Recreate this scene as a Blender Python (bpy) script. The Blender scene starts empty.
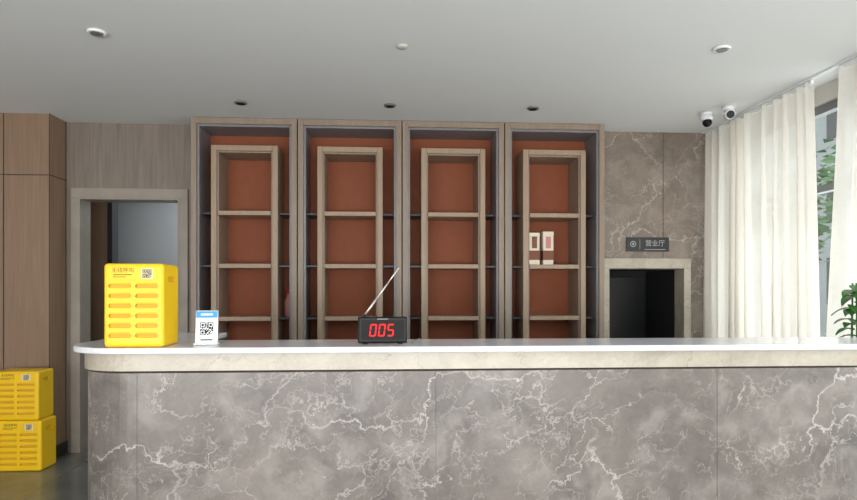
import bpy, bmesh, math, random
from mathutils import Vector, Matrix
random.seed(7)
S = bpy.context.scene
COL = S.collection
try:
    S.view_settings.view_transform = 'Standard'
    S.view_settings.look = 'None'
except Exception: pass
S.view_settings.exposure = 0.0

# ------------------------------------------------------------ materials
def srgb(r, g, b):
    f = lambda c: (c/255/12.92) if c/255 <= .04045 else ((c/255+.055)/1.055)**2.4
    return (f(r), f(g), f(b), 1)

def new_mat(name):
    m = bpy.data.materials.new(name); m.use_nodes = True
    return m, m.node_tree.nodes, m.node_tree.links, m.node_tree.nodes['Principled BSDF']

def plain(name, col, rough=.5, metal=0, var=.06, nscale=8, bump=0, emis=0, spec=.5):
    m, N, L, B = new_mat(name)
    B.inputs['Roughness'].default_value = rough
    B.inputs['Metallic'].default_value = metal
    B.inputs['Specular IOR Level'].default_value = spec
    tc = N.new('ShaderNodeTexCoord'); nz = N.new('ShaderNodeTexNoise')
    nz.inputs['Scale'].default_value = nscale; nz.inputs['Detail'].default_value = 4
    L.new(tc.outputs['Object'], nz.inputs['Vector'])
    mx = N.new('ShaderNodeMix'); mx.data_type = 'RGBA'
    mx.inputs[6].default_value = tuple(c*(1-var) for c in col[:3])+(1,)
    mx.inputs[7].default_value = tuple(min(1, c*(1+var)) for c in col[:3])+(1,)
    L.new(nz.outputs['Fac'], mx.inputs[0]); L.new(mx.outputs[2], B.inputs['Base Color'])
    if bump:
        bp = N.new('ShaderNodeBump'); bp.inputs['Strength'].default_value = bump
        bp.inputs['Distance'].default_value = .01
        L.new(nz.outputs['Fac'], bp.inputs['Height']); L.new(bp.outputs[0], B.inputs['Normal'])
    if emis:
        B.inputs['Emission Color'].default_value = col; B.inputs['Emission Strength'].default_value = emis
    return m

def math_node(N, L, op, a, b=None, clamp=False):
    n = N.new('ShaderNodeMath'); n.operation = op; n.use_clamp = clamp
    for i, v in enumerate((a, b)):
        if v is None: continue
        if hasattr(v, 'is_linked'): L.new(v, n.inputs[i])
        else: n.inputs[i].default_value = v
    return n.outputs[0]

def marble(name, c1, c2, vein, scale=1.0, vstr=.8, rough=.3, offs=(0, 0, 0), cloud=1.6, widths=(.012, .006, .01), wisp=.22):
    m, N, L, B = new_mat(name)
    B.inputs['Roughness'].default_value = rough
    tc = N.new('ShaderNodeTexCoord'); mp = N.new('ShaderNodeMapping')
    mp.inputs['Location'].default_value = offs
    mp.inputs['Rotation'].default_value = (.35, .55, .25)
    mp.inputs['Scale'].default_value = (scale,)*3
    L.new(tc.outputs['Object'], mp.inputs['Vector'])
    w = N.new('ShaderNodeTexNoise'); w.inputs['Scale'].default_value = 2.0; w.inputs['Detail'].default_value = 9
    w.inputs['Roughness'].default_value = .62
    L.new(mp.outputs[0], w.inputs['Vector'])
    sub = N.new('ShaderNodeVectorMath'); sub.operation = 'SUBTRACT'
    L.new(w.outputs['Color'], sub.inputs[0]); sub.inputs[1].default_value = (.5, .5, .5)
    sc = N.new('ShaderNodeVectorMath'); sc.operation = 'SCALE'; sc.inputs['Scale'].default_value = .8
    L.new(sub.outputs[0], sc.inputs[0])
    ad = N.new('ShaderNodeVectorMath'); ad.operation = 'ADD'
    L.new(mp.outputs[0], ad.inputs[0]); L.new(sc.outputs[0], ad.inputs[1])
    veins = None
    for i, (vs, wd, k) in enumerate(((1.6, widths[0], 1.0), (3.4, widths[1]*2.2, .75), (7.0, widths[2]*2.6, .5), (1.3, widths[0]*8, wisp))):
        v = N.new('ShaderNodeTexVoronoi'); v.feature = 'DISTANCE_TO_EDGE'; v.inputs['Scale'].default_value = vs
        mp2 = N.new('ShaderNodeMapping'); mp2.inputs['Scale'].default_value = (.7, .8, 1.35)
        mp2.inputs['Rotation'].default_value = (0, .6+.3*i, 0)
        mp2.inputs['Location'].default_value = (i*3.7, i*1.3, i*5.1)
        L.new(ad.outputs[0], mp2.inputs['Vector']); L.new(mp2.outputs[0], v.inputs['Vector'])
        d = math_node(N, L, 'DIVIDE', v.outputs['Distance'], wd)
        line = math_node(N, L, 'SUBTRACT', 1.0, d, clamp=True)
        mk = N.new('ShaderNodeTexNoise'); mk.inputs['Scale'].default_value = 2.2+i*1.5; mk.inputs['Detail'].default_value = 3
        mp3 = N.new('ShaderNodeMapping'); mp3.inputs['Location'].default_value = (9+i*5, 2, 4)
        L.new(mp.outputs[0], mp3.inputs['Vector']); L.new(mp3.outputs[0], mk.inputs['Vector'])
        r = N.new('ShaderNodeMapRange'); r.inputs[1].default_value = .40; r.inputs[2].default_value = .58
        L.new(mk.outputs['Fac'], r.inputs[0])
        l2 = math_node(N, L, 'MULTIPLY', line, r.outputs[0])
        l3 = math_node(N, L, 'MULTIPLY', l2, k)
        veins = l3 if veins is None else math_node(N, L, 'MAXIMUM', veins, l3)
    vf = math_node(N, L, 'MULTIPLY', veins, vstr, clamp=True)
    cl = N.new('ShaderNodeTexNoise'); cl.inputs['Scale'].default_value = cloud; cl.inputs['Detail'].default_value = 10
    cl.inputs['Roughness'].default_value = .7
    L.new(ad.outputs[0], cl.inputs['Vector'])
    rr = N.new('ShaderNodeMapRange'); rr.inputs[1].default_value = .32; rr.inputs[2].default_value = .68
    L.new(cl.outputs['Fac'], rr.inputs[0])
    m1 = N.new('ShaderNodeMix'); m1.data_type = 'RGBA'; m1.inputs[6].default_value = c1; m1.inputs[7].default_value = c2
    L.new(rr.outputs[0], m1.inputs[0])
    m2 = N.new('ShaderNodeMix'); m2.data_type = 'RGBA'; m2.inputs[7].default_value = vein
    L.new(vf, m2.inputs[0]); L.new(m1.outputs[2], m2.inputs[6]); L.new(m2.outputs[2], B.inputs['Base Color'])
    return m

def wood(name, c1, c2, rough=.45, stretch=(14, 14, .8)):
    m, N, L, B = new_mat(name)
    B.inputs['Roughness'].default_value = rough
    tc = N.new('ShaderNodeTexCoord'); mp = N.new('ShaderNodeMapping'); mp.inputs['Scale'].default_value = stretch
    nz = N.new('ShaderNodeTexNoise'); nz.inputs['Scale'].default_value = 2.5; nz.inputs['Detail'].default_value = 6
    nz.inputs['Distortion'].default_value = .6
    L.new(tc.outputs['Object'], mp.inputs['Vector']); L.new(mp.outputs[0], nz.inputs['Vector'])
    r = N.new('ShaderNodeMapRange'); r.inputs[1].default_value = .3; r.inputs[2].default_value = .7
    L.new(nz.outputs['Fac'], r.inputs[0])
    mx = N.new('ShaderNodeMix'); mx.data_type = 'RGBA'; mx.inputs[6].default_value = c1; mx.inputs[7].default_value = c2
    L.new(r.outputs[0], mx.inputs[0]); L.new(mx.outputs[2], B.inputs['Base Color'])
    return m

M = {}
M['ceiling'] = plain('ceiling_paint', srgb(228, 229, 230), .9, var=.01, nscale=1)
M['paint'] = plain('wall_paint', srgb(200, 196, 190), .9, var=.03)
M['paint_blue'] = plain('cool_wall_paint', srgb(178, 181, 183), .9, var=.03)
M['counter'] = marble('grey_marble', srgb(84, 78, 75), srgb(132, 123, 117), srgb(206, 199, 193), 1.15, .72, .32, (1.3, 0, .6), 2.0, (.016, .009, .012), .28)
M['wallmarble'] = marble('taupe_marble', srgb(108, 97, 88), srgb(146, 132, 121), srgb(200, 190, 180), 1.0, .72, .32, (7, 2, 3), 1.8, (.018, .010, .013), .28)
M['beige'] = marble('beige_marble', srgb(168, 158, 143), srgb(198, 189, 175), srgb(125, 113, 100), 1.6, .6, .3, (2, 8, 1), 2.5)
M['quartz'] = marble('white_quartz', srgb(218, 219, 225), srgb(230, 231, 237), srgb(186, 187, 193), 2.0, .35, .16, (5, 1, 1), 2.5)
M['brownwood'] = wood('brown_wood_panel', srgb(132, 107, 87), srgb(148, 121, 99))
M['greywood'] = wood('grey_wood_panel', srgb(120, 109, 100), srgb(140, 128, 118))
M['architrave'] = wood('taupe_stone_trim', srgb(146, 136, 126), srgb(162, 152, 141), .35, (2, 2, 2))
M['taupe'] = wood('taupe_lacquer', srgb(140, 123, 108), srgb(152, 135, 119), .4)
M['taupe_in'] = wood('taupe_lacquer_inner', srgb(154, 131, 110), srgb(166, 143, 121), .4)
M['slateblue'] = plain('slate_lacquer', srgb(130, 128, 131), .4)
M['rust'] = plain('rust_leather', srgb(146, 79, 48), .7, var=.12, nscale=14, bump=.05)
M['darkshelf'] = plain('dark_metal', srgb(48, 48, 54), .35, .3)
M['black'] = plain('black_plastic', srgb(14, 14, 16), .4, spec=.25)
M['screen'] = plain('dark_screen', srgb(8, 4, 6), .3, spec=.1)
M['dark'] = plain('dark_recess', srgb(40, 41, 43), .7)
M['baseb'] = plain('dark_skirting', srgb(36, 35, 35), .4)
M['seam'] = plain('dark_joint', srgb(55, 45, 38), .8)
M['seamg'] = plain('grey_joint', srgb(84, 78, 74), .8)
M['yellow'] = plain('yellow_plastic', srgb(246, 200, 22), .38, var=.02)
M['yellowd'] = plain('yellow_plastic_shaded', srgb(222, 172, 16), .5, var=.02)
M['white'] = plain('white_plastic', srgb(236, 238, 240), .3, var=.01)
M['blue'] = plain('blue_print', srgb(60, 150, 215), .4)
M['ink'] = plain('black_ink', srgb(22, 22, 22), .6)
M['brownink'] = plain('olive_ink', srgb(105, 90, 20), .6)
M['red_led'] = plain('red_led', (1, .02, .02, 1), .5, emis=.8, var=0, spec=.1)
M['chrome'] = plain('chrome', srgb(225, 222, 215), .3, .7)
M['alu'] = plain('window_aluminium', srgb(120, 124, 126), .4, .3)
M['lampglass'] = plain('lamp_lens', srgb(120, 120, 118), .2)
M['fillpanel'] = plain('fill_panel', (.93, .97, 1, 1), .4, emis=13, var=0)  # glow for the unseen panel added in the back room
M['leaf'] = plain('green_leaf', srgb(60, 115, 45), .45, var=.35, nscale=20)
M['leafout'] = plain('tree_foliage', srgb(85, 120, 70), .7, var=.5, nscale=6)
M['bark'] = plain('bark', srgb(90, 72, 56), .9, var=.2)
M['pot'] = plain('ceramic_pot', srgb(220, 216, 208), .3)
M['soil'] = plain('soil', srgb(50, 38, 28), .9, var=.3)
M['redflower'] = plain('red_flower', srgb(200, 50, 50), .5)
M['cream'] = plain('cream_card', srgb(225, 215, 195), .5)
M['brown'] = plain('brown_card', srgb(120, 65, 40), .5)
M['pink'] = plain('pink_label', srgb(200, 130, 130), .5)
M['signgrey'] = plain('sign_plate', srgb(52, 53, 56), .3, .2)
M['signtext'] = plain('sign_lettering', srgb(170, 170, 170), .4)
M['facade'] = plain('outside_facade', srgb(150, 154, 154), .8)
M['pave'] = plain('pavement', srgb(160, 158, 152), .9, var=.1)
M['cable'] = plain('grey_cable', srgb(150, 150, 150), .5)

def tile_floor():
    m, N, L, B = new_mat('dark_floor_tile')
    B.inputs['Roughness'].default_value = .18
    tc = N.new('ShaderNodeTexCoord'); br = N.new('ShaderNodeTexBrick')
    br.offset = 0; br.inputs['Scale'].default_value = 1.0
    br.inputs['Brick Width'].default_value = .8; br.inputs['Row Height'].default_value = .8
    br.inputs['Mortar Size'].default_value = .003
    br.inputs['Color1'].default_value = srgb(98, 101, 98); br.inputs['Color2'].default_value = srgb(106, 109, 105)
    br.inputs['Mortar'].default_value = srgb(50, 50, 50)
    L.new(tc.outputs['Object'], br.inputs['Vector'])
    nz = N.new('ShaderNodeTexNoise'); nz.inputs['Scale'].default_value = 3; nz.inputs['Detail'].default_value = 8
    L.new(tc.outputs['Object'], nz.inputs['Vector'])
    mx = N.new('ShaderNodeMix'); mx.data_type = 'RGBA'; mx.blend_type = 'OVERLAY'; mx.inputs[0].default_value = .5
    L.new(br.outputs['Color'], mx.inputs[6]); L.new(nz.outputs['Fac'], mx.inputs[7]); L.new(mx.outputs[2], B.inputs['Base Color'])
    return m
M['floor'] = tile_floor()

def curtain_mat():
    m = bpy.data.materials.new('sheer_fabric'); m.use_nodes = True
    N = m.node_tree.nodes; L = m.node_tree.links; N.clear()
    out = N.new('ShaderNodeOutputMaterial')
    d = N.new('ShaderNodeBsdfDiffuse'); t = N.new('ShaderNodeBsdfTranslucent'); tr = N.new('ShaderNodeBsdfTransparent')
    tc = N.new('ShaderNodeTexCoord'); nz = N.new('ShaderNodeTexNoise'); nz.inputs['Scale'].default_value = 30
    L.new(tc.outputs['Object'], nz.inputs['Vector'])
    mx = N.new('ShaderNodeMix'); mx.data_type = 'RGBA'
    mx.inputs[6].default_value = srgb(236, 230, 222); mx.inputs[7].default_value = srgb(243, 239, 232)
    L.new(nz.outputs['Fac'], mx.inputs[0]); L.new(mx.outputs[2], d.inputs[0]); L.new(mx.outputs[2], t.inputs[0])
    a = N.new('ShaderNodeMixShader'); a.inputs[0].default_value = .5
    L.new(d.outputs[0], a.inputs[1]); L.new(t.outputs[0], a.inputs[2])
    b = N.new('ShaderNodeMixShader'); b.inputs[0].default_value = .27
    L.new(a.outputs[0], b.inputs[1]); L.new(tr.outputs[0], b.inputs[2]); L.new(b.outputs[0], out.inputs[0])
    return m
M['curtain'] = curtain_mat()

def pane_mat():
    m = bpy.data.materials.new('window_glass'); m.use_nodes = True
    N = m.node_tree.nodes; L = m.node_tree.links; N.clear()
    out = N.new('ShaderNodeOutputMaterial'); g = N.new('ShaderNodeBsdfGlossy'); g.inputs['Roughness'].default_value = .02
    tr = N.new('ShaderNodeBsdfTransparent'); tr.inputs[0].default_value = (.93, .96, .95, 1)
    a = N.new('ShaderNodeMixShader'); a.inputs[0].default_value = .06
    L.new(tr.outputs[0], a.inputs[1]); L.new(g.outputs[0], a.inputs[2]); L.new(a.outputs[0], out.inputs[0])
    return m
M['pane'] = pane_mat()

# ------------------------------------------------------------ geometry helpers
def link(name, me, mat=None, parent=None, smooth=False):
    ob = bpy.data.objects.new(name, me); COL.objects.link(ob)
    if mat is not None:
        if isinstance(mat, (list, tuple)):
            for x in mat: me.materials.append(x)
        else: me.materials.append(mat)
    if parent: ob.parent = parent
    if smooth:
        for p in me.polygons: p.use_smooth = True
    return ob

def empty(name, loc=(0, 0, 0), rotz=0):
    e = bpy.data.objects.new(name, None); COL.objects.link(e); e.location = loc; e.rotation_euler = (0, 0, rotz)
    e.empty_display_size = .1
    return e

def add_box(bm, x0, x1, y0, y1, z0, z1, mi=0):
    vs = [bm.verts.new(v) for v in ((x0, y0, z0), (x1, y0, z0), (x1, y1, z0), (x0, y1, z0), (x0, y0, z1), (x1, y0, z1), (x1, y1, z1), (x0, y1, z1))]
    for f in ((3, 2, 1, 0), (4, 5, 6, 7), (0, 1, 5, 4), (1, 2, 6, 5), (2, 3, 7, 6), (3, 0, 4, 7)):
        fc = bm.faces.new([vs[i] for i in f]); fc.material_index = mi

def boxes(name, lst, mats, parent=None, bevel=0, seg=2):
    bm = bmesh.new()
    for b in lst: add_box(bm, *b)
    me = bpy.data.meshes.new(name); bm.to_mesh(me); bm.free()
    ob = link(name, me, mats, parent)
    if bevel:
        md = ob.modifiers.new('bevel', 'BEVEL'); md.width = bevel; md.segments = seg; md.limit_method = 'ANGLE'
    return ob

def box(name, x0, x1, y0, y1, z0, z1, mat, parent=None, bevel=0, seg=2):
    return boxes(name, [(x0, x1, y0, y1, z0, z1)], mat, parent, bevel, seg)

def cyl(name, p0, p1, r0, r1, mat, parent=None, seg=24):
    p0 = Vector(p0); p1 = Vector(p1); d = p1-p0
    bm = bmesh.new()
    bmesh.ops.create_cone(bm, cap_ends=True, segments=seg, radius1=r0, radius2=r1, depth=d.length)
    q = d.to_track_quat('Z', 'Y').to_matrix().to_4x4()
    bmesh.ops.transform(bm, matrix=Matrix.Translation((p0+p1)/2) @ q, verts=bm.verts)
    me = bpy.data.meshes.new(name); bm.to_mesh(me); bm.free()
    ob = link(name, me, mat, parent)
    for p in me.polygons: p.use_smooth = len(p.vertices) == 4
    return ob

def sphere(name, c, r, mat, parent=None, scale=(1, 1, 1)):
    bm = bmesh.new(); bmesh.ops.create_uvsphere(bm, u_segments=24, v_segments=14, radius=r)
    bmesh.ops.transform(bm, matrix=Matrix.Translation(c) @ Matrix.Diagonal(scale+(1,)), verts=bm.verts)
    me = bpy.data.meshes.new(name); bm.to_mesh(me); bm.free()
    return link(name, me, mat, parent, True)

def lathe(name, prof, c, mat, parent=None, seg=32):
    bm = bmesh.new(); rings = []
    for r, z in prof:
        rings.append([bm.verts.new((c[0]+r*math.cos(2*math.pi*i/seg), c[1]+r*math.sin(2*math.pi*i/seg), c[2]+z)) for i in range(seg)])
    for a, b in zip(rings, rings[1:]):
        for i in range(seg):
            bm.faces.new((a[i], a[(i+1) % seg], b[(i+1) % seg], b[i]))
    bm.faces.new(rings[0][::-1]); bm.faces.new(rings[-1])
    bmesh.ops.recalc_face_normals(bm, faces=bm.faces)
    me = bpy.data.meshes.new(name); bm.to_mesh(me); bm.free()
    ob = link(name, me, mat, parent)
    for p in me.polygons: p.use_smooth = len(p.vertices) == 4
    return ob

def extrude_outline(name, pts, z0, z1, mat, parent=None, bevel=0):
    bm = bmesh.new()
    lo = [bm.verts.new((x, y, z0)) for x, y in pts]; hi = [bm.verts.new((x, y, z1)) for x, y in pts]
    bm.faces.new(lo[::-1]); bm.faces.new(hi); n = len(pts)
    for i in range(n): bm.faces.new((lo[i], lo[(i+1) % n], hi[(i+1) % n], hi[i]))
    bmesh.ops.recalc_face_normals(bm, faces=bm.faces)
    me = bpy.data.meshes.new(name); bm.to_mesh(me); bm.free()
    ob = link(name, me, mat, parent)
    if bevel:
        md = ob.modifiers.new('bevel', 'BEVEL'); md.width = bevel; md.segments = 3; md.limit_method = 'ANGLE'; md.angle_limit = math.radians(50)
    return ob

def text(name, s, size, loc, mat, parent=None, rot=(math.pi/2, 0, 0), ext=.001):
    cu = bpy.data.curves.new(name, 'FONT'); cu.body = s; cu.size = size; cu.extrude = ext
    cu.align_x = 'CENTER'; cu.align_y = 'CENTER'
    cu.materials.append(mat)
    ob = bpy.data.objects.new(name, cu); COL.objects.link(ob); ob.location = loc; ob.rotation_euler = rot
    if parent: ob.parent = parent
    return ob

# ------------------------------------------------------------ room dimensions
CZ = 2.78
XL, XR = -4.5, 3.0
YB, YF = -3.5, 5.4

box('floor', XL-.1, XR+.1, YB-.1, 7.8, -.1, 0, M['floor'])
box('ceiling', XL-.1, XR+.1, YB-.1, 7.8, CZ, CZ+.12, M['ceiling'])
box('wall_left', XL-.1, XL, YB, 7.7, 0, CZ, M['paint'])

# panelled brown pilaster wall on the left
p = boxes('wall_panelled', [(XL, -2.707, 5.15, 5.4, 0.0, CZ)], M['brownwood'])
sm = empty('trim_1')
bs = []
for x in (-2.712, -3.065, -3.42, -3.775, -4.13):
    bs.append((x-.003, x+.002, 5.146, 5.151, .1, CZ))
bs.append((XL, -2.707, 5.146, 5.151, 2.285, 2.291))
boxes('panel_joints', bs, M['seam'], sm)
boxes('return_joint', [(-2.708, -2.704, 5.15, 5.4, 2.285, 2.291), (-2.708, -2.704, 5.386, 5.392, .1, CZ)], M['seam'], sm)
boxes('baseboard_left', [(XL, -2.695, 5.136, 5.15, 0, .1), (-2.707, -2.695, 5.15, 5.4, 0, .1)], M['baseb'])

# grey wood wall around doorway
boxes('wall_back', [(-2.707, -2.6, 5.4, 5.55, 0, 2.145), (-1.77, -1.615, 5.4, 5.55, 0, 2.145), (-2.707, -1.615, 5.4, 5.55, 2.145, CZ),
                    (XL, -2.707, 5.4, 5.55, 0, CZ)], M['greywood'])
boxes('wall_back_behind_cabinets', [(-1.615, 1.845, 5.52, 5.6, 0, CZ)], M['paint'])
# architrave of the doorway
dt = empty('trim_2')
boxes('architrave', [(-2.66, -2.6, 5.375, 5.4, 0, 2.145), (-1.77, -1.70, 5.375, 5.4, 0, 2.145), (-2.66, -1.70, 5.375, 5.4, 2.145, 2.225)], M['architrave'], dt, .004)
boxes('reveal', [(-2.60, -2.585, 5.375, 5.56, 0, 2.145), (-1.785, -1.77, 5.375, 5.56, 0, 2.145), (-2.585, -1.785, 5.375, 5.56, 2.13, 2.145)], M['architrave'], dt)

# marble wall on right with opening
boxes('wall_marble', [(1.845, 1.95, 5.4, 5.55, 0, 1.556), (2.64, XR, 5.4, 5.55, 0, 1.556), (1.845, XR, 5.4, 5.55, 1.556, CZ)], M['wallmarble'])
nt = empty('trim_3')
boxes('niche_surround', [(1.90, 1.955, 5.37, 5.56, 0, 1.56), (2.635, 2.70, 5.37, 5.56, 0, 1.56), (1.90, 2.70, 5.37, 5.56, 1.56, 1.65)], M['beige'], nt, .004)
nk = empty('service_hatch')
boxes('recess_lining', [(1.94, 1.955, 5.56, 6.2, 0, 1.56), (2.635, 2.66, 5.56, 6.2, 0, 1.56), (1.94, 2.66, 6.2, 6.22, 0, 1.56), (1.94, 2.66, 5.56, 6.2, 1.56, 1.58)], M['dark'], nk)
boxes('recess_shelf', [(1.957, 2.633, 5.75, 6.19, .78, .82)], M['signgrey'], nk)
boxes('recess_door_leaf', [(1.98, 2.60, 6.17, 6.19, .86, 1.50)], M['signgrey'], nk, .004)
jt = empty('trim_4')
boxes('wall_marble_joint', [(2.455, 2.458, 5.397, 5.402, 1.66, CZ)], M['seamg'], jt)

# back room behind doorway
boxes('wall_rear_room', [(XL, 1.8, 7.6, 7.7, 0, CZ)], M['paint_blue'])
boxes('wall_rear_room_side', [(-1.2, -1.1, 5.6, 7.6, 0, CZ)], M['paint_blue'])
lp = empty('rear_room_fill_panel')  # unseen glowing panel, added to brighten the room beyond the doorway
box('fill_emitter', -2.3, -1.7, 6.5, 7.1, CZ-.02, CZ-.004, M['fillpanel'], lp)
boxes('rim', [(-2.33, -2.3, 6.47, 7.13, CZ-.03, CZ), (-1.7, -1.67, 6.47, 7.13, CZ-.03, CZ), (-2.3, -1.7, 6.47, 6.5, CZ-.03, CZ), (-2.3, -1.7, 7.1, 7.13, CZ-.03, CZ)], M['alu'], lp)
boxes('wall_partition', [(-2.88, -2.72, 6.2, 6.32, 0, CZ), (XL, -2.88, 6.24, 6.32, 0, CZ)], M['brownwood'])
tj = empty('trim_5')
box('partition_edge_strip', -2.72, -2.675, 6.19, 6.33, 0, CZ, M['signgrey'], tj)

# ------------------------------------------------------------ window wall (right)
boxes('wall_right', [(XR, XR+.15, YB, 5.4, 0, .08), (XR, XR+.15, YB, 5.4, 2.66, CZ), (XR, XR+.15, 5.25, 5.4, .08, 2.66), (XR, XR+.15, YB, YB+.2, .08, 2.66)], M['paint'])
w = empty('window_1')
fr = [(XR+.03, XR+.09, YB+.2, 5.25, .08, .14), (XR+.03, XR+.09, YB+.2, 5.25, 2.6, 2.66), (XR+.03, XR+.09, YB+.2, 5.25, 2.05, 2.10)]
y = YB+.2
while y < 5.3:
    fr.append((XR+.025, XR+.095, y-.03 if y > YB+.3 else y, min(y+.03, 5.25), .08, 2.66)); y += 1.208
boxes('frame', fr, M['alu'], w)
box('pane', XR+.055, XR+.06, YB+.2, 5.25, .1, 2.64, M['pane'], w)
# front facade behind the viewer
boxes('wall_front', [(XL, XR, YB-.1, YB, 2.66, CZ), (XL, XL+.5, YB-.1, YB, 0, 2.66), (XR-.2, XR, YB-.1, YB, 0, 2.66)], M['paint'])
w2 = empty('window_2')
fr = [(XL+.5, XR-.2, YB-.08, YB-.02, 0.0, .06), (XL+.5, XR-.2, YB-.08, YB-.02, 2.6, 2.66)]
for i in range(6):
    x = XL+.5+i*(XR-.2-XL-.5)/5
    fr.append((max(x-.03, XL+.5), min(x+.03, XR-.2), YB-.085, YB-.015, 0, 2.66))
boxes('frame', fr, M['alu'], w2)
box('pane', XL+.5, XR-.2, YB-.053, YB-.048, .05, 2.62, M['pane'], w2)

# curtain
def curtain(name, ya0, ya1, yb0, yb1, x, z0, z1, folds, amp, seed):
    """edge positions at top (ya0..ya1) and bottom (yb0..yb1)"""
    rnd = random.Random(seed)
    root = empty(name)
    n = folds*16; rows = 24
    ph = [rnd.uniform(-.5, .5) for _ in range(folds+2)]
    am = [rnd.uniform(.55, 1.3) for _ in range(folds+2)]
    bm = bmesh.new(); g = []
    for j in range(rows+1):
        v = j/rows; z = z1+(z0-z1)*v; row = []
        for i in range(n+1):
            u = i/n; k = u*folds; a = int(k); f = k-a
            pp = ph[a]*(1-f)+ph[a+1]*f; aa = am[a]*(1-f)+am[a+1]*f
            t = 2*math.pi*(k+pp*.9+.06*math.sin(v*4+a))
            y0 = ya0+(yb0-ya0)*v**1.3; y1 = ya1+(yb1-ya1)*v**1.3
            A = amp*aa*(.75+.35*v)
            xx = x+A*math.sin(t)+.25*A*math.sin(2.3*t+seed)*v
            yy = y0+(y1-y0)*u+.25*A*math.sin(2*t)
            row.append(bm.verts.new((xx, yy, z)))
        g.append(row)
    for j in range(rows):
        for i in range(n):
            bm.faces.new((g[j][i], g[j][i+1], g[j+1][i+1], g[j+1][i]))
    me = bpy.data.meshes.new('fabric'); bm.to_mesh(me); bm.free()
    link('fabric', me, M['curtain'], root, True)
    box('header_tape', x-.008, x+.008, min(ya0, ya1), max(ya0, ya1), z1-.01, z1+.02, M['white'], root)
    return root
curtain('sheer_curtain', 3.95, 5.33, 3.90, 5.33, 2.82, .03, CZ-.035, 10, .06, 3)
curtain('sheer_curtain', 2.3, 3.70, 2.3, 3.86, 2.82, .03, CZ-.035, 10, .055, 8)
curtain('sheer_curtain', -.6, .6, -.6, .6, 2.82, .03, CZ-.035, 10, .045, 5)
ct = empty('curtain_track')
box('rail', 2.80, 2.84, -1.2, 5.38, CZ-.014, CZ, M['white'], ct)

# ------------------------------------------------------------ outside
box('pavement_ground', -30, 40, -30, 40, -.2, -.12, M['pave'])
def tree(x, y, h, seed):
    rnd = random.Random(seed); t = empty('street_tree')
    cyl('trunk', (x, y, -.12), (x, y, h*.55), .12, .07, M['bark'], t)
    bm = bmesh.new()
    for i in range(420):
        a = rnd.uniform(0, 6.28); r = h*.32*math.sqrt(rnd.random()); zz = h*.65+rnd.uniform(-1, 1)*h*.3*math.sqrt(max(0, 1-(r/(h*.33))**2))
        c = Vector((x+r*math.cos(a), y+r*math.sin(a), zz)); s = rnd.uniform(.12, .28)
        q = Matrix.Rotation(rnd.uniform(0, 6.28), 3, 'Z') @ Matrix.Rotation(rnd.uniform(-1.2, 1.2), 3, 'X')
        vs = [bm.verts.new(c+q @ Vector(p)*s) for p in ((-.5, 0, 0), (0, -.35, .1), (.6, 0, 0), (0, .35, .1))]
        bm.faces.new(vs)
    me = bpy.data.meshes.new('foliage'); bm.to_mesh(me); bm.free(); link('foliage', me, M['leafout'], t)
for i, (x, y, h) in enumerate(((8.5, 10.5, 4.5), (7, 6.6, 3.2), (9.5, 14, 5), (11, 3, 4.6))): tree(x, y, h, i)
bd = empty('office_building')
box('shell', 16, 22, 8, 34, -.12, 9, M['facade'], bd)
wl = []
for z in range(3):
    for k in range(9): wl.append((15.95, 16.0, 8.8+k*2.8, 10.4+k*2.8, .9+z*3, 2.6+z*3))
boxes('glazing', wl, M['signgrey'], bd)

# ------------------------------------------------------------ display cabinets
cab0, cw, cf, cb = -1.61, .8613, 5.15, 5.505
for u in range(4):
    x0 = cab0+u*cw+.004; x1 = cab0+(u+1)*cw-.004
    c = empty('display_cabinet')
    fw = .045
    boxes('carcass', [(x0, x0+fw, cf, cb, 0, CZ-.005), (x1-fw, x1, cf, cb, 0, CZ-.005), (x0+fw, x1-fw, cf, cb, CZ-.055, CZ-.005), (x0+fw, x1-fw, cf, cb, 0, .1)], M['taupe'], c, .003)
    # stepped inner bead
    f2 = .018
    a, b = x0+fw, x1-fw; zt = CZ-.055
    boxes('inner_bead', [(a, a+f2, cf+.02, cb-.015, .1, zt), (b-f2, b, cf+.02, cb-.015, .1, zt), (a+f2, b-f2, cf+.02, cb-.015, zt-f2, zt)], M['slateblue'], c, .002)
    box('back_panel', a, b, cb-.015, cb, .1, zt, M['rust'], c)
    cx = (x0+x1)/2; iw = .270; it = .045; zf = 2.555; yf = 5.165
    L0, L1 = cx-iw, cx+iw
    boxes('inner_frame', [(L0, L0+it, yf, cb-.015, .1, zf), (L1-it, L1, yf, cb-.015, .1, zf), (L0+it, L1-it, yf, cb-.015, zf-it, zf)], M['taupe_in'], c, .004)
    boxes('inner_frame_lip', [(L0+it, L0+it+.013, yf+.02, cb-.015, .1, zf-it), (L1-it-.013, L1-it, yf+.02, cb-.015, .1, zf-it), (L0+it+.013, L1-it-.013, yf+.02, cb-.015, zf-it-.013, zf-it)], M['taupe'], c, .002)
    sh, sd = [], []
    for z in (.26, .695, 1.13, 1.565, 2.0):
        sh.append((L0+it+.013, L1-it-.013, yf+.006, cb-.015, z-.018, z+.018))
        sd.append((a+f2, L0, yf+.05, cb-.015, z-.008, z+.008)); sd.append((L1, b-f2, yf+.05, cb-.015, z-.008, z+.008))
    boxes('shelves', sh, M['taupe_in'], c, .003)
    boxes('side_shelves', sd, M['darkshelf'], c)

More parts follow.
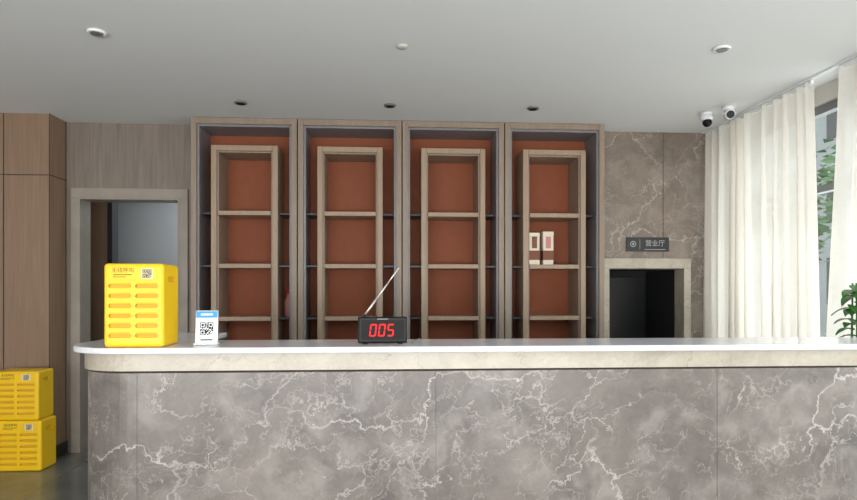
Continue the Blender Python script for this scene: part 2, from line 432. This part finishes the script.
# liquor boxes on 4th cabinet's shelf
for k, (xx, hh) in enumerate(((1.245, .27), (1.365, .28))):
    g = empty('liquor_carton')
    zb = 1.584
    box('carton', xx-.045, xx+.045, 5.22, 5.30, zb, zb+hh, M['cream'], g, .004)
    box('label_band', xx-.046, xx+.046, 5.218, 5.302, zb+.04, zb+.12, M['brown'], g)
    box('front_label', xx-.022, xx+.022, 5.217, 5.2185, zb+.14, zb+.24, M['brown'] if k == 0 else M['pink'], g)
    box('lid', xx-.047, xx+.047, 5.218, 5.302, zb+hh-.03, zb+hh+.003, M['cream'], g, .003)
# small bottle on side shelf
g = empty('perfume_bottle')
bc = (-.855, 5.36, 1.1385)
lathe('bottle_body', [(.03, 0), (.034, .01), (.034, .13), (.015, .165), (.014, .2)], bc, M['pink'], g)
lathe('bottle_cap', [(.017, .2), (.017, .235), (.012, .24)], bc, M['redflower'], g)

# ------------------------------------------------------------ reception counter
def lshape(off, lo=0):
    fy = 2.70+off; lx = -1.44+off+lo; by = 3.72-off; ix = -.95-off; iy = 3.13-off; rx = 2.6-off
    r = .30-off
    pts = [(rx, fy)]
    for i in range(13):
        a = math.radians(270-i*90/12); pts.append((lx+r+r*math.cos(a), fy+r+r*math.sin(a)))
    pts += [(lx, by), (ix, by), (ix, iy), (rx, iy)]
    return pts
rc = empty('reception_counter')
extrude_outline('countertop', lshape(0), 1.085, 1.112, M['quartz'], rc, .006)
extrude_outline('beige_frieze', lshape(.045), 1.008, 1.085, M['beige'], rc, 0)
extrude_outline('shadow_gap', lshape(.055), 1.0, 1.008, M['seam'], rc, 0)
extrude_outline('marble_body', lshape(.04, .02), .08, 1.0, M['counter'], rc, .002)
extrude_outline('toe_kick', lshape(.09), 0.0, .08, M['baseb'], rc, 0)
boxes('slab_joints', [(x-.0008, x+.0008, 2.7390, 2.741, .08, 1.0) for x in (-1.08, .21, 1.50)], M['seamg'], rc)

# ------------------------------------------------------------ QR helper
def qr(name, cx, cz, size, y, parent, n=17, mat=None):
    rnd = random.Random(11); bm = bmesh.new(); s = size/n
    def finder(i, j):
        for (a, b) in ((0, 0), (n-7, 0), (0, n-7)):
            if a <= i < a+7 and b <= j < b+7:
                ii, jj = i-a, j-b
                return (ii in (0, 6) or jj in (0, 6)) or (2 <= ii <= 4 and 2 <= jj <= 4)
        return None
    for i in range(n):
        for j in range(n):
            f = finder(i, n-1-j)
            on = f if f is not None else rnd.random() < .5
            if on:
                x = cx-size/2+i*s; z = cz-size/2+j*s
                add_box(bm, x, x+s, y, y+.0006, z, z+s)
    me = bpy.data.meshes.new(name); bm.to_mesh(me); bm.free()
    return link(name, me, mat or M['ink'], parent)

# ------------------------------------------------------------ yellow pager boxes
def pager_box(loc, w, d, h, rotz=0):
    """front faces -Y; origin bottom centre of front face"""
    root = empty('yellow_pager_box', loc, rotz)
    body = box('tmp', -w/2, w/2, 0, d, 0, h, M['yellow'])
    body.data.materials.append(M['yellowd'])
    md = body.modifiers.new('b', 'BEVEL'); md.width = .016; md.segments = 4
    cut = bmesh.new()
    colw = w*.385; gap = w*.06
    rows = 6; zlow = h*.14; zhi = h*.73; st = (zhi-zlow)/(rows-1)
    for k in range(rows):
        z = zlow+k*st
        for s in (-1, 1):
            xc = s*(gap/2+colw/2)
            hh = st*.20; r = hh
            ring = []
            for i in range(7):
                a = math.radians(-90+i*30); ring.append((xc+colw/2-r+r*math.cos(a), z+r*math.sin(a)))
            for i in range(7):
                a = math.radians(90+i*30); ring.append((xc-colw/2+r+r*math.cos(a), z+r*math.sin(a)))
            f = [cut.verts.new((x, -.02, zz)) for x, zz in ring]; b = [cut.verts.new((x, .012, zz)) for x, zz in ring]
            cut.faces.new(f); cut.faces.new(b[::-1]); n = len(f)
            for i in range(n): cut.faces.new((f[(i+1) % n], f[i], b[i], b[(i+1) % n]))
    # side grip
    bmesh.ops.recalc_face_normals(cut, faces=cut.faces)
    add_box(cut, w/2-.012, w/2+.02, d*.3, d*.7, h*.78, h*.85)
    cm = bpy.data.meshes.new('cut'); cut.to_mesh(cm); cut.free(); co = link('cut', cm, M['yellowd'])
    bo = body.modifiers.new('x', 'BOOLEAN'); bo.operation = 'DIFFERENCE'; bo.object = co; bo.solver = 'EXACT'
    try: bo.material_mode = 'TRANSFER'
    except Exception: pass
    dg = bpy.context.evaluated_depsgraph_get(); me = bpy.data.meshes.new_from_object(body.evaluated_get(dg))
    bpy.data.objects.remove(body); bpy.data.objects.remove(co)
    me.name = 'shell'; link('shell', me, None, root)
    # raised lips over slots
    lips = []
    for k in range(rows):
        z = zlow+k*st
        for s in (-1, 1):
            xc = s*(gap/2+colw/2); lips.append((xc-colw/2+.006, xc+colw/2-.006, -.004, .002, z+st*.25, z+st*.34))
    boxes('slot_lips', lips, M['yellow'], root, .0015)
    # label area
    box('label_plate', -w*.40, w*.40, -.0025, .001, h*.80, h*.955, M['yellow'], root, .001)
    box('code_backing', w*.14, w*.33, -.0035, -.002, h*.815, h*.94, M['cream'], root)
    qr('code', w*.235, h*.8775, h*.105, -.0045, root, mat=M['brownink'])
    lo = [(-w*.33, -w*.02, -.0035, -.002, h*.86, h*.870), (-w*.33, -w*.12, -.0035, -.002, h*.835, h*.843)]
    boxes('printed_lines', lo, M['brownink'], root)
    text('printed_title', '无线呼叫', h*.065, (-w*.17, -.003, h*.915), M['brownink'], root, ext=.0004)
    return root
pager_box((-1.09, 2.725, 1.1125), .25, .20, .360)
pager_box((-2.775, 4.84, .0005), .33, .22, .380)
pager_box((-2.800, 4.85, .3815), .33, .22, .370)

# ------------------------------------------------------------ QR stand
q = empty('payment_code_stand', (-.818, 2.845, 1.1125), math.radians(8))
tilt = empty('panel_pivot', (0, 0, 0)); tilt.parent = q; tilt.rotation_euler = (math.radians(-9), 0, 0)
box('panel', -.048, .048, -.002, .002, .008, .155, M['white'], tilt, .004)
box('header', -.046, .046, -.0032, -.0021, .122, .152, M['blue'], tilt)
box('header_text', -.026, .026, -.004, -.0033, .133, .141, M['white'], tilt)
box('code_surround', -.036, .036, -.0030, -.0021, .034, .110, M['cable'], tilt)
box('code_plate', -.034, .034, -.0036, -.0030, .036, .108, M['white'], tilt)
qr('code', 0, .072, .058, -.0044, tilt)
box('footer_text', -.026, .026, -.003, -.0021, .019, .025, M['signgrey'], tilt)
box('foot', -.052, .052, -.028, .042, 0, .009, M['white'], q, .003)

# ------------------------------------------------------------ LED queue display
dsp = empty('led_number_display', (-.026, 2.83, 1.1125), math.radians(4))
box('case', -.112, .112, 0, .035, .004, .124, M['black'], dsp, .006, 3)
box('bezel', -.106, .106, -.003, .001, .010, .119, M['black'], dsp, .003)
box('screen', -.098, .098, -.0042, -.002, .019, .110, M['screen'], dsp)
for sx in (-.08, .08): box('foot', sx-.012, sx+.012, .003, .032, 0, .005, M['black'], dsp)
def seg7(ch, cx, cz, w, h, t):
    segs = {'0': 'abcdef', '5': 'acdfg'}[ch]; r = []
    x0, x1 = cx-w/2, cx+w/2; g = t*.25
    P = {'a': (x0+g+t/2, x1-g-t/2, cz+h/2-t, cz+h/2), 'd': (x0+g+t/2, x1-g-t/2, cz-h/2, cz-h/2+t), 'g': (x0+g+t/2, x1-g-t/2, cz-t/2, cz+t/2),
         'b': (x1-t, x1, cz+g+t*.2, cz+h/2-g-t*.2), 'c': (x1-t, x1, cz-h/2+g+t*.2, cz-g-t*.2),
         'f': (x0, x0+t, cz+g+t*.2, cz+h/2-g-t*.2), 'e': (x0, x0+t, cz-h/2+g+t*.2, cz-g-t*.2)}
    for s in segs:
        a, b, c, d = P[s]; r.append((a, b, -.0056, -.0041, c, d))
    return r
dg7 = []
for i, ch in enumerate('005'): dg7 += seg7(ch, (i-1)*.040-.004, .064, .030, .056, .0055)
ob = boxes('digits', dg7, M['red_led'], dsp)
for v in ob.data.vertices: v.co.x += (v.co.z-.064)*.12
box('brand_strip', -.025, .025, -.0036, -.0029, .1125, .116, M['cable'], dsp)
# telescopic antenna
p0 = Vector((-.093, .02, .116)); p1 = Vector((.077, .03, .350)); k = 0
cyl('antenna_base', p0-Vector((0, 0, .01)), p0+(p1-p0)*.08, .006, .005, M['black'], dsp)
for a, b, r in ((.05, .36, .0045), (.36, .68, .0037), (.68, .98, .0030)): cyl('antenna_section', p0+(p1-p0)*a, p0+(p1-p0)*b, r, r, M['chrome'], dsp)
sphere('antenna_tip', p0+(p1-p0)*.985, .0042, M['chrome'], dsp)
cu = bpy.data.curves.new('power_cable', 'CURVE'); cu.dimensions = '3D'; cu.bevel_depth = .0025
sp = cu.splines.new('BEZIER'); pts = [(.11, .03, .02), (.15, .06, .004), (.17, .14, .003), (.20, .275, .003)]
sp.bezier_points.add(len(pts)-1)
for bp, c in zip(sp.bezier_points, pts): bp.co = c; bp.handle_left_type = bp.handle_right_type = 'AUTO'
cu.materials.append(M['cable']); oc = bpy.data.objects.new('power_cable', cu); COL.objects.link(oc); oc.parent = dsp

# ------------------------------------------------------------ wall sign
sg = empty('room_sign')
box('plate', 2.115, 2.505, 5.385, 5.3995, 1.712, 1.838, M['signgrey'], sg, .002)
box('plate_border', 2.235, 2.238, 5.3835, 5.386, 1.73, 1.82, M['signtext'], sg)
text('sign_lettering', '营业厅', .06, (2.375, 5.384, 1.782), M['signtext'], sg)
box('sign_subtitle', 2.28, 2.47, 5.3835, 5.386, 1.727, 1.732, M['signtext'], sg)
bm = bmesh.new(); bmesh.ops.create_circle(bm, segments=24, radius=.027)
ret = bmesh.ops.extrude_edge_only(bm, edges=bm.edges[:]); vs = [v for v in ret['geom'] if isinstance(v, bmesh.types.BMVert)]
for v in vs: v.co *= .75
bmesh.ops.transform(bm, matrix=Matrix.Translation((2.175, 5.3842, 1.778)) @ Matrix.Rotation(math.pi/2, 4, 'X'), verts=bm.verts)
me = bpy.data.meshes.new('sign_emblem_ring'); bm.to_mesh(me); bm.free(); link('sign_emblem_ring', me, M['signtext'], sg)
box('sign_emblem_core', 2.167, 2.183, 5.3835, 5.386, 1.768, 1.788, M['signtext'], sg)

# ------------------------------------------------------------ ceiling fixtures
def downlight(x, y, r, big=False):
    d = empty('recessed_downlight')
    prof = [(r*.62, -.004), (r*.66, -.012), (r*.9, -.014), (r, -.006), (r, -.0005)]
    lathe('trim_ring', prof, (x, y, CZ), M['white'] if big else M['alu'], d)
    lathe('lens', [(r*.6, -.016), (r*.6, -.0125)], (x, y, CZ), M['lampglass'] if big else M['ink'], d)
downlight(-1.6, 3.51, .050, True); downlight(1.95, 3.51, .050, True)
for x in (-1.11, .012, 1.12): downlight(x, 4.74, .045)
sd = empty('smoke_detector')
lathe('detector_body', [(.012, -.014), (.028, -.012), (.034, -.005), (.037, 0)], (.08, 3.6, CZ), M['paint'], sd)

def cctv(x, y, kind):
    c = empty('security_camera')
    lathe('mount', [(.035, -.03), (.045, -.012), (.045, 0)], (x, y, CZ), M['white'], c)
    if kind:
        lathe('dome_housing', [(.02, -.075), (.045, -.06), (.055, -.03), (.04, -.028)], (x, y, CZ), M['white'], c)
        sphere('dome_eye', (x, y-.01, CZ-.082), .036, M['black'], c)
    else:
        sphere('ball', (x, y, CZ-.055), .032, M['white'], c)
        cyl('barrel', (x+.015, y+.03, CZ-.06), (x-.035, y-.09, CZ-.085), .034, .034, M['white'], c)
        cyl('lens_face', (x-.035, y-.09, CZ-.085), (x-.037, y-.095, CZ-.086), .029, .029, M['black'], c)
cctv(2.53, 4.78, 1); cctv(2.62, 4.62, 0)

# ------------------------------------------------------------ potted plant
pl = empty('potted_plant'); px_, py_ = 2.60, 3.30
lathe('pot', [(.10, 0), (.13, .02), (.15, .34), (.155, .36), (.14, .36), (.135, .33)], (px_, py_, 0), M['pot'], pl)
lathe('soil', [(.13, .325), (.13, .335)], (px_, py_, 0), M['soil'], pl)
rnd = random.Random(4)
bm = bmesh.new()
for i in range(60):
    z = rnd.uniform(.75, 1.40); a = rnd.uniform(0, 6.28); L_ = rnd.uniform(.07, .11)
    d = Vector((math.cos(a), math.sin(a), 0)); n = Vector((-d.y, d.x, 0)); up = rnd.uniform(.1, .6)
    pr = None; c0 = Vector((px_, py_, z))
    for j in range(7):
        t = j/6; c = c0+d*L_*t+Vector((0, 0, L_*(up*t-.7*t*t))); wd = .032*math.sin(math.pi*min(1, t*.93+.05))+.001
        l = bm.verts.new(c+n*wd+Vector((0, 0, .008))); m_ = bm.verts.new(c); r = bm.verts.new(c-n*wd+Vector((0, 0, .008)))
        if pr: bm.faces.new((pr[0], pr[1], m_, l)); bm.faces.new((pr[1], pr[2], r, m_))
        pr = (l, m_, r)
me = bpy.data.meshes.new('leaves'); bm.to_mesh(me); bm.free(); link('leaves', me, M['leaf'], pl, True)
for k in range(4):
    a = k*1.6; cyl('stem', (px_+.03*math.cos(a), py_+.03*math.sin(a), .33), (px_+.012*math.cos(a), py_+.012*math.sin(a), 1.40), .008, .004, M['leaf'], pl, 10)

# ------------------------------------------------------------ world & lights
W = bpy.data.worlds.new('World'); S.world = W; W.use_nodes = True
N = W.node_tree.nodes; L = W.node_tree.links; bg = N['Background']
tc = N.new('ShaderNodeTexCoord'); sx = N.new('ShaderNodeSeparateXYZ'); L.new(tc.outputs['Generated'], sx.inputs[0])
cr = N.new('ShaderNodeValToRGB'); cr.color_ramp.elements[0].position = 0; cr.color_ramp.elements[0].color = (1, .99, .98, 1)
cr.color_ramp.elements[1].position = .7; cr.color_ramp.elements[1].color = (.82, .89, 1, 1)
L.new(sx.outputs['Z'], cr.inputs[0]); L.new(cr.outputs[0], bg.inputs[0]); bg.inputs[1].default_value = 2.3

def area(name, loc, rot, sx_, sy_, power, col):
    ld = bpy.data.lights.new(name, 'AREA'); ld.shape = 'RECTANGLE'; ld.size = sx_; ld.size_y = sy_; ld.energy = power; ld.color = col
    o = bpy.data.objects.new(name, ld); COL.objects.link(o); o.location = loc; o.rotation_euler = rot
    return o
# added uplight behind the viewer brightens the ceiling; daylight through the side windows
area('ceiling_uplight_fill', (-.6, YB+.5, .8), (math.radians(90+56), 0, 0), 6.4, 1.6, 420, (1, .985, .97))
area('daylight_side_window', (XR+.35, 1.2, 1.3), (math.radians(90), 0, math.radians(90)), 8.4, 2.4, 170, (1, .985, .97))

# ------------------------------------------------------------ camera
cd = bpy.data.cameras.new('camera'); cam = bpy.data.objects.new('camera', cd); COL.objects.link(cam)
cam.location = (0, 0, 1.35); cam.rotation_euler = (math.radians(90), 0, math.radians(-3.7))
cd.sensor_width = 36; cd.lens = 619/857*36; cd.shift_y = 42/857; cd.clip_start = .05; cd.clip_end = 200
S.camera = cam
